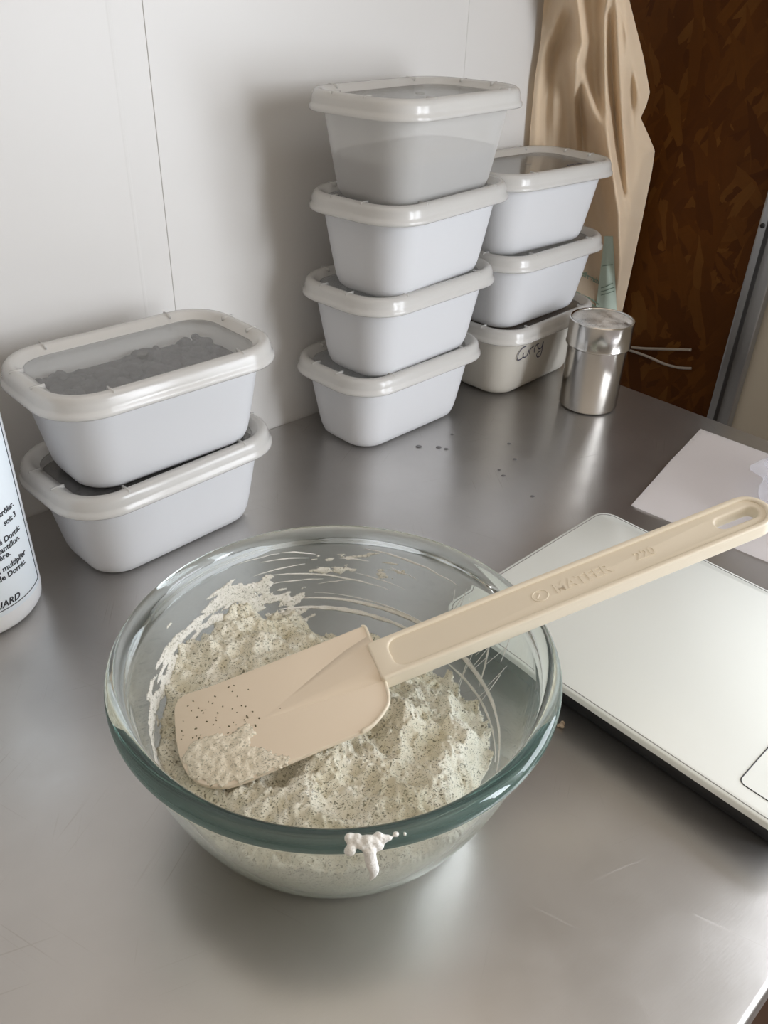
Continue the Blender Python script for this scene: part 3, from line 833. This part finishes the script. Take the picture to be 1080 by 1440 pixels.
tube(bm, [(cx_ + x, cy_ + y, SZ + .0001) for x, y in pts] + [(cx_ + pts[0][0], cy_ + pts[0][1], SZ + .0001)], .0003, 6, True)
obj('button_outline', bm, M['text'], scale)

# ------------------------------------------------------------------ steel shaker
shp = Vector((.5235, -.1605, 0)); b0 = uz(785.5, 561); b1 = uz(866.6, 574); SR = (b1 - b0).length / 2 * .985
shp = (b0 + b1) / 2; 
shk = empty('flour_shaker', shp + Vector((0, 0, .0003))); tag(shk, 'polished steel shaker with dusty sieve lid standing by the Curry tub', 'shaker')
SHH = .0915
bm = bmesh.new(); lathe(bm, [(SR - .004, .0008), (SR - .0022, 0), (SR - .0006, .0006), (SR, .0022), (SR, SHH - .030), (SR, SHH - .012), (SR - .002, SHH - .012)], 72); obj('shaker_body', bm, M['shaker'], shk, sharp=60)
LRd = SR + .0022
bm = bmesh.new(); lathe(bm, [(SR + .0004, SHH - .026), (LRd - .0002, SHH - .0264), (LRd + .0006, SHH - .0256), (LRd + .0004, SHH - .0246), (LRd, SHH - .0238), (LRd, SHH - .0022), (LRd + .0003, SHH - .0008), (LRd - .0006, SHH), (LRd - .0018, SHH - .0004), (LRd - .0022, SHH - .0016), (SR + .0004, SHH - .003)], 72, closed=True)
lidm = obj('shaker_lid', bm, M['shaker'], shk, sharp=60)
bm = bmesh.new(); lathe(bm, [(LRd - .0018, SHH - .0022), (LRd - .002, SHH - .0012), (LRd * .7, SHH + .0002), (LRd * .35, SHH + .0012), (.0008, SHH + .0016)], 72); obj('sieve_top', bm, M['sieve'], lidm)

# ------------------------------------------------------------------ labelled bottle at the edge
BO = Vector((-.0680, -.0820, 0)); BOR = .0440
bot = empty('bottle', BO + Vector((0, 0, .0003))); tag(bot, 'white plastic bottle with a bordered printed label, in front of the wall', 'bottle')
bm = bmesh.new(); lathe(bm, [(BOR - .010, .001), (BOR - .006, 0), (BOR - .0025, .0012), (BOR - .0006, .004), (BOR, .009), (BOR, .168), (BOR - .002, .178), (BOR - .009, .188), (BOR - .022, .198), (.0155, .203), (.0145, .206), (.0145, .219), (.010, .219)], 72); obj('bottle_body', bm, M['bottle'], bot)
bm = bmesh.new(); lathe(bm, [(.0168, .207), (.0172, .2075), (.0172, .229), (.016, .231), (.004, .231)], 40); obj('cap', bm, M['label'], bot)
def cyl(ang, z, off): return Vector(((BOR + off) * math.cos(ang), (BOR + off) * math.sin(ang), z))
def bot_ang(px, py):                                         # where a ray meets the bottle
    d = ray(px, py); o_ = CAM - BO; a_ = d.x ** 2 + d.y ** 2; b_ = o_.x * d.x + o_.y * d.y; c_ = o_.x ** 2 + o_.y ** 2 - BOR ** 2
    di = b_ * b_ - a_ * c_
    if di < 0: di = 0
    t = (-b_ - math.sqrt(di)) / a_; p = o_ + d * t; return math.atan2(p.y, p.x), p.z
aR, zR = bot_ang(54, 818); aB, zB = bot_ang(0, 861)
LZ0 = zB; aL = aR - 2.3; LZ1 = .160
bm = bmesh.new(); nn = 48; rings = []
for off in (.0001, .0004):
    pass
A_ = [[cyl(aL - .06 + (aR + .05 - aL + .06) * i / nn, z, .00025) for i in range(nn + 1)] for z in (LZ0 - .004, LZ1 + .004)]
vs = [[bm.verts.new(p) for p in r_] for r_ in A_]
for i in range(nn): bm.faces.new((vs[0][i], vs[0][i + 1], vs[1][i + 1], vs[1][i]))
lab = obj('label', bm, M['label'], bot)
lb = bmesh.new()
path = [(aL, LZ0)] + [(aL + (aR - aL) * i / 30, LZ0) for i in range(1, 30)] + [(aR - .02, LZ0), (aR, LZ0 + .001)] + [(aR, LZ0 + (LZ1 - LZ0) * i / 6) for i in range(1, 6)] + [(aR, LZ1)] + [(aR + (aL - aR) * i / 30, LZ1) for i in range(1, 31)]
tube(lb, [cyl(a_, z, .0004) for a_, z in path], .0003, 5)
for s, (px, py), size, shear in (('contrôler.', (18.4, 711), .0056, 0), ('soit 3', (21.7, 725), .0056, 0), ('degré Dornic', (27, 744), .0056, 0), ("d'échantillon.", (27, 757.5), .0056, 0), ('matière.', (14.6, 780), .0056, 0), ('à multiplier', (35, 778.5), .0056, 0), ('de Dornic.', (35.5, 791), .0056, 0), ('EUARD', (28, 840), .0066, .25)):
    a_, z_ = bot_ang(px, py)
    t = text_bm(s, size, .0001, 'RIGHT', shear, bold=.0001)
    join_into(lb, t, lambda v: cyl(a_ + v.x / BOR, z_ + v.y, .0004 + v.z))
obj('label_print', lb, M['text'], lab, smooth=False)

# ------------------------------------------------------------------ folded paper and the polythene bag on it
bm = bmesh.new(); NU, NV = 30, 30
P00 = uz(887, 712); P10 = uz(985, 604); dv = Vector((.006, -.152, 0)); dv2 = Vector((.014, -.152, 0))
ps = {}
for i in range(NU + 1):
    for j in range(NV + 1):
        u, v = i / NU, j / NV
        p = P00.lerp(P10, u) + (dv2 * (1 - u) + dv * u) * v
        zz = .0006 + .003 * math.exp(-((u - .52) / .11) ** 2) * (.4 + .6 * v) + .001 * (noise.noise((u * 3, v * 3, 2)) + 1) * min(1, 4 * min(u, 1 - u) + .2)
        ps[i, j] = bm.verts.new((p.x, p.y, zz))
for i in range(NU):
    for j in range(NV): bm.faces.new((ps[i, j], ps[i + 1, j], ps[i + 1, j + 1], ps[i, j + 1]))
bmesh.ops.solidify(bm, geom=list(bm.faces), thickness=.0003)
tag(obj('paper_sheet', bm, M['paper']), 'creased sheet of white paper on the steel top behind the scale', 'paper')
bm = bmesh.new(); g0 = uz(1092, 690, .0) ; g0 = Vector((.503, -.416, 0))
bmesh.ops.create_icosphere(bm, subdivisions=5, radius=1)
for v in bm.verts:
    d = v.co.normalized(); r = 1 + .22 * noise.noise(d * 2.1) + .12 * noise.noise(d * 4.7) + .05 * abs(noise.noise(d * 10))
    v.co = Vector((d.x * .058 * r, d.y * .055 * r, max(d.z * .026 * r + .022, .0)))
tag(obj('plastic_bag', bm, M['bag']), 'crumpled clear plastic bag lying on the white paper', 'plastic bag')
bpy.data.objects['plastic_bag'].location = g0 + Vector((0, 0, .0085))

# ------------------------------------------------------------------ cotton cloth bag hanging by the corner
CY = -.02
CYF = interp([(700, -.011), (775, -.013), (800, -.024), (845, -.055), (880, -.080), (925, -.088)])
Lp = [(-320, 812), (-200, 796), (-80, 772), (0, 765), (60, 760), (110, 752), (190, 745), (260, 742), (330, 752), (400, 775), (450, 795), (520, 806)]
Rp = [(-320, 822), (-200, 846), (-80, 872), (0, 885), (80, 905), (130, 914), (148, 909), (166, 901), (190, 912), (212, 921), (240, 917), (320, 901), (380, 888), (430, 877), (450, 872), (520, 868)]
Lf, Rf = interp(Lp), interp(Rp)
RIDGE = [([(812, -300), (805, -100), (812, 0), (818, 60), (812, 88), (822, 130), (845, 180), (856, 230), (866, 300), (868, 360)], 15, 8), ([(818, -300), (860, -40), (850, 20), (851, 130), (858, 210), (872, 300), (870, 420)], 11, 5),
         ([(864, -60), (868, 60), (871, 110), (876, 200), (886, 290), (898, 330)], 9, 5), ([(812, -300), (800, -40), (790, 10), (765, 60), (755, 120), (750, 200), (752, 300)], 9, 9), ([(880, -20), (884, 30), (890, 100), (902, 150)], 9, 6),
         ([(808, 70), (808, 140), (812, 220)], 8, 3.5), ([(905, 215), (888, 320), (872, 400)], 9, 7), ([(830, 250), (850, 330), (858, 440)], 9, 9), ([(780, 100), (776, 200), (780, 300)], 5, 9),
         ([(818, 95), (816, 150), (820, 220)], -11, 4.5), ([(858, 20), (860, 100), (866, 180), (876, 270)], -9, 3), ([(889, 60), (888, 140), (889, 190)], -8, 4), ([(800, 20), (775, 80), (766, 140), (764, 220)], -7, 5), ([(838, 60), (836, 110), (842, 150)], -5, 6)]
def seg_dist(px, py, L):
    best = 1e9
    for (x0, y0), (x1, y1) in zip(L[:-1], L[1:]):
        dx, dy = x1 - x0, y1 - y0; t = max(0, min(1, ((px - x0) * dx + (py - y0) * dy) / (dx * dx + dy * dy))); best = min(best, (px - x0 - t * dx) ** 2 + (py - y0 - t * dy) ** 2)
    return math.sqrt(best)
def cloth_pt(px, py, off=0.0):
    l, r = Lf(py), Rf(py); u = (px - l) / max(r - l, 1)
    h = 0
    for L, amp, wd in RIDGE:
        d = seg_dist(px, py, L); y0_, y1_ = L[0][1], L[-1][1]; fd = max(0, min(1, (py - y0_ + 25) / 70)) * max(0, min(1, (y1_ + 30 - py) / 80)); h += fd * 1.9 * amp * math.exp(-abs(d / (1.3 * wd + 2)) ** 1.7)
    e = min(u, 1 - u); h = h * min(1, e * 8) + 10 * min(1, e * 3.5) - 8
    p = uy(px, py, CYF(px)); return p + (CAM - p).normalized() * (h * .001 + off)
bm = bmesh.new(); NU, NV = 110, 230; cv = {}
for j in range(NV + 1):
    py = -320 + 840 * j / NV; l, r = Lf(py), Rf(py)
    for i in range(NU + 1): cv[i, j] = bm.verts.new(cloth_pt(l + (r - l) * i / NU, py))
for j in range(NV):
    for i in range(NU): bm.faces.new((cv[i, j], cv[i + 1, j], cv[i + 1, j + 1], cv[i, j + 1]))
bmesh.ops.solidify(bm, geom=list(bm.faces), thickness=.0012)
cloth = tag(obj('cotton_bag', bm, M['canvas']), 'cream cotton bag hanging in folds beside the brown board wall, green print low down', 'cloth bag')
def ribbon(bm, pts, w_, off=.0016):
    P = smooth_line([(x, y, 0) for x, y in pts], 6)
    vv = []
    for i in range(len(P)):
        T = (P[min(i + 1, len(P) - 1)] - P[max(i - 1, 0)]).normalized(); nx, ny = -T.y, T.x
        vv.append((bm.verts.new(cloth_pt(P[i].x + nx * w_ / 2, P[i].y + ny * w_ / 2, off)), bm.verts.new(cloth_pt(P[i].x - nx * w_ / 2, P[i].y - ny * w_ / 2, off))))
    for a_, b_ in zip(vv[:-1], vv[1:]): bm.faces.new((a_[0], b_[0], b_[1], a_[1]))
bm = bmesh.new()                                              # pale green dyed patch
GA = [(848, 300), (846, 340), (842, 380), (839, 420), (836, 446), (834, 480)]
gq = {}
for j in range(26):
    py = 332 + 5.2 * j; x0 = 850 - .12 * (py - 332); x1 = min(862 + .05 * (py - 332), Rf(py) - 6)
    for i in range(9): gq[i, j] = bm.verts.new(cloth_pt(x0 + (x1 - x0) * i / 8, py, .0012))
for j in range(25):
    for i in range(8): bm.faces.new((gq[i, j], gq[i + 1, j], gq[i + 1, j + 1], gq[i, j + 1]))
tag(obj('green_print', bm, M['printl'], cloth), 'pale green printed area')
bm = bmesh.new()
for L in ([(798, 403), (815, 413), (830, 420), (842, 428)], [(800, 411), (815, 420), (830, 427), (841, 434)], [(802, 417), (818, 426), (832, 432), (840, 437)]): ribbon(bm, L, 1.8)
for L in ([(845, 405), (852, 403), (862, 398)], [(845, 410), (853, 408), (864, 404)], [(845, 415), (853, 413), (864, 409)], [(847, 374), (853, 373), (862, 372)]): ribbon(bm, L, 1.1)
t = text_bm('ructFrench', 10.5, .0, bold=.35)
join_into(bm, t, lambda v: cloth_pt(811 + .66 * v.x, 384 + .33 * v.x - v.y, .0018))
obj('green_print', bm, M['printm'], cloth, smooth=False)
top = uy(817, -318, CY)
hk = empty('wall_hook', (top.x, 0, top.z)); tag(hk, 'small steel hook on the white wall holding the cotton bag', 'hook')
bm = bmesh.new(); tube(bm, smooth_line([(0, -.0005, .012), (0, -.02, .010), (0, CY - .002, -.004), (0, CY - .016, 0), (0, CY - .018, .014)], 5), .003, 8); obj('hook_arm', bm, M['galv'], hk)
bm = bmesh.new(); lathe(bm, [(.012, 0), (.012, .002), (.010, .003)], 20); o = obj('hook_plate', bm, M['galv'], hk); o.rotation_euler = (math.pi / 2, 0, 0); o.location = (0, 0, .012)

# ------------------------------------------------------------------ cable on the board wall, crumb and dried drops
bm = bmesh.new(); XC = XB - .004
tube(bm, smooth_line([ux(*p, XC) for p in ((972, 518), (955, 517), (935, 512), (912, 502), (890, 494), (868, 488), (856, 486), (862, 483), (880, 487), (905, 490), (935, 491), (972, 492))], 6), .0017, 8)
tag(obj('cable', bm, M['cable']), 'thin white cable looped against the brown board wall behind the table', 'cable')
c0 = uz(789, 1023); cr = empty('crumb', c0); 
COL.objects.unlink(cr); bpy.data.objects.remove(cr)
bm = bmesh.new()
for dx, dy, s in ((0, 0, .0016), (.0022, .0006, .0013), (-.0012, .0014, .001)):
    g_ = bmesh.ops.create_icosphere(bm, subdivisions=2, radius=s, matrix=Matrix.Translation((dx, dy, s * .8)))
    for v in g_['verts']: v.co += Vector(noise.noise_vector(v.co * 500)) * s * .4
o = obj('crumb', bm, M['crumb']); o.location = c0 + Vector((0, 0, .0004)); tag(o, 'tiny tan crumb on the steel top between bowl and scale', 'crumb')
DROPS = [(589, 628, 5, 'elongated dark drop mark in front of the tall stack, nearest its bottom tub'), (617, 629, 4.4, 'larger of two touching drop marks in front of the tall stack'), (627.5, 631.5, 3.4, 'smaller of two touching drop marks in front of the tall stack'),
         (636, 611, 2.6, 'small drop mark beside the corner of the tall stack'), (716, 624, 2.6, 'drop mark nearest the Curry tub on the steel top'), (724, 646, 3.2, 'round dark drop mark alone on the steel between stacks and scale'),
         (702, 661, 2.4, 'upper of two small drop marks behind the scale'), (708, 669, 3.0, 'lower of two small drop marks behind the scale'), (749, 698, 3.2, 'faint drop mark on the steel closest to the scale')]
for px, py, rp, lbl in DROPS:
    p = uz(px, py); s = .8 * rp * (p - CAM).length / FPX
    bm = bmesh.new(); lathe(bm, [(s, 0), (s * .93, .0002), (s * .6, .0004), (s * .1, .0005)], 18)
    for v in bm.verts: v.co.x *= 1.15; v.co += Vector((noise.noise(v.co * 400), noise.noise(v.co * 400 + Vector((9, 0, 0))), 0)) * s * .25
    o = obj('dried_drop', bm, M['drop']); o.location = p + Vector((0, 0, .0002)); o.rotation_euler = (0, 0, -.8); tag(o, lbl, 'drop mark', 'drop marks on the steel top')

# ------------------------------------------------------------------ light
def area(name, loc, look, sx, sy, power, color):
    L = bpy.data.lights.new(name, 'AREA'); L.shape = 'RECTANGLE'; L.size = sx; L.size_y = sy; L.energy = power; L.color = color
    o = bpy.data.objects.new(name, L); COL.objects.link(o); o.location = loc
    o.rotation_euler = (Vector(look) - Vector(loc)).to_track_quat('-Z', 'Y').to_euler(); return o
area('window_daylight', (XB + .07, (WY0 + WY1) / 2, (WZ0 + WZ1) / 2), (0, (WY0 + WY1) / 2, (WZ0 + WZ1) / 2), WZ1 - WZ0, WY1 - WY0, 12.5, (.88, .93, 1.0))
area('added_front_lamp', ((FX0 + FX1) / 2, FY - .03, (FZ0 + FZ1) / 2), ((FX0 + FX1) / 2, 0, (FZ0 + FZ1) / 2), FX1 - FX0 - .04, FZ1 - FZ0 - .04, 10.5, (.90, .94, 1.0))  # added lamp, brightens the cloth and tub fronts from out of view
wd = bpy.data.worlds.new('room light'); SC.world = wd; wd.use_nodes = True
nt = wd.node_tree; bg = nt.nodes['Background']
tc = nt.nodes.new('ShaderNodeTexCoord'); sx = nt.nodes.new('ShaderNodeSeparateXYZ'); nt.links.new(tc.outputs['Generated'], sx.inputs[0])
cr_ = nt.nodes.new('ShaderNodeValToRGB'); e = cr_.color_ramp.elements
e[0].position = 0.0; e[0].color = (.20, .17, .14, 1); e[1].position = .80; e[1].color = (.96, .84, .71, 1)
nt.links.new(sx.outputs['Z'], cr_.inputs['Fac']); nt.links.new(cr_.outputs['Color'], bg.inputs['Color'])
mr = nt.nodes.new('ShaderNodeMapRange'); nt.links.new(sx.outputs['X'], mr.inputs['Value'])                 # the window side of the ceiling is brighter
for k_, v_ in (('From Min', -1), ('From Max', 1), ('To Min', .72), ('To Max', 1.35)): mr.inputs[k_].default_value = v_
nt.links.new(mr.outputs['Result'], bg.inputs['Strength'])

# ------------------------------------------------------------------ camera, lift to floor height, view
cd = bpy.data.cameras.new('camera'); cam = bpy.data.objects.new('camera', cd); COL.objects.link(cam); SC.camera = cam
cd.sensor_fit = 'VERTICAL'; cd.sensor_height = 36; cd.lens = FPX / 1440 * 36; cd.clip_start = .01; cd.clip_end = 50
cam.matrix_world = Matrix(((CR.x, CU.x, -CF.x, CAM.x), (CR.y, CU.y, -CF.y, CAM.y), (CR.z, CU.z, -CF.z, CAM.z), (0, 0, 0, 1)))
for o in list(SC.objects):
    if o.parent is None: o.location.z += ZT
SC.view_settings.view_transform = 'Standard'; SC.view_settings.look = 'None'; SC.view_settings.gamma = 1; SC.view_settings.exposure = 0.0
SC.view_settings.use_curve_mapping = False
SC.cycles.use_denoising = True
SC.cycles.max_bounces = 20; SC.cycles.transmission_bounces = 20; SC.cycles.transparent_max_bounces = 20; SC.cycles.glossy_bounces = 8; SC.cycles.diffuse_bounces = 5
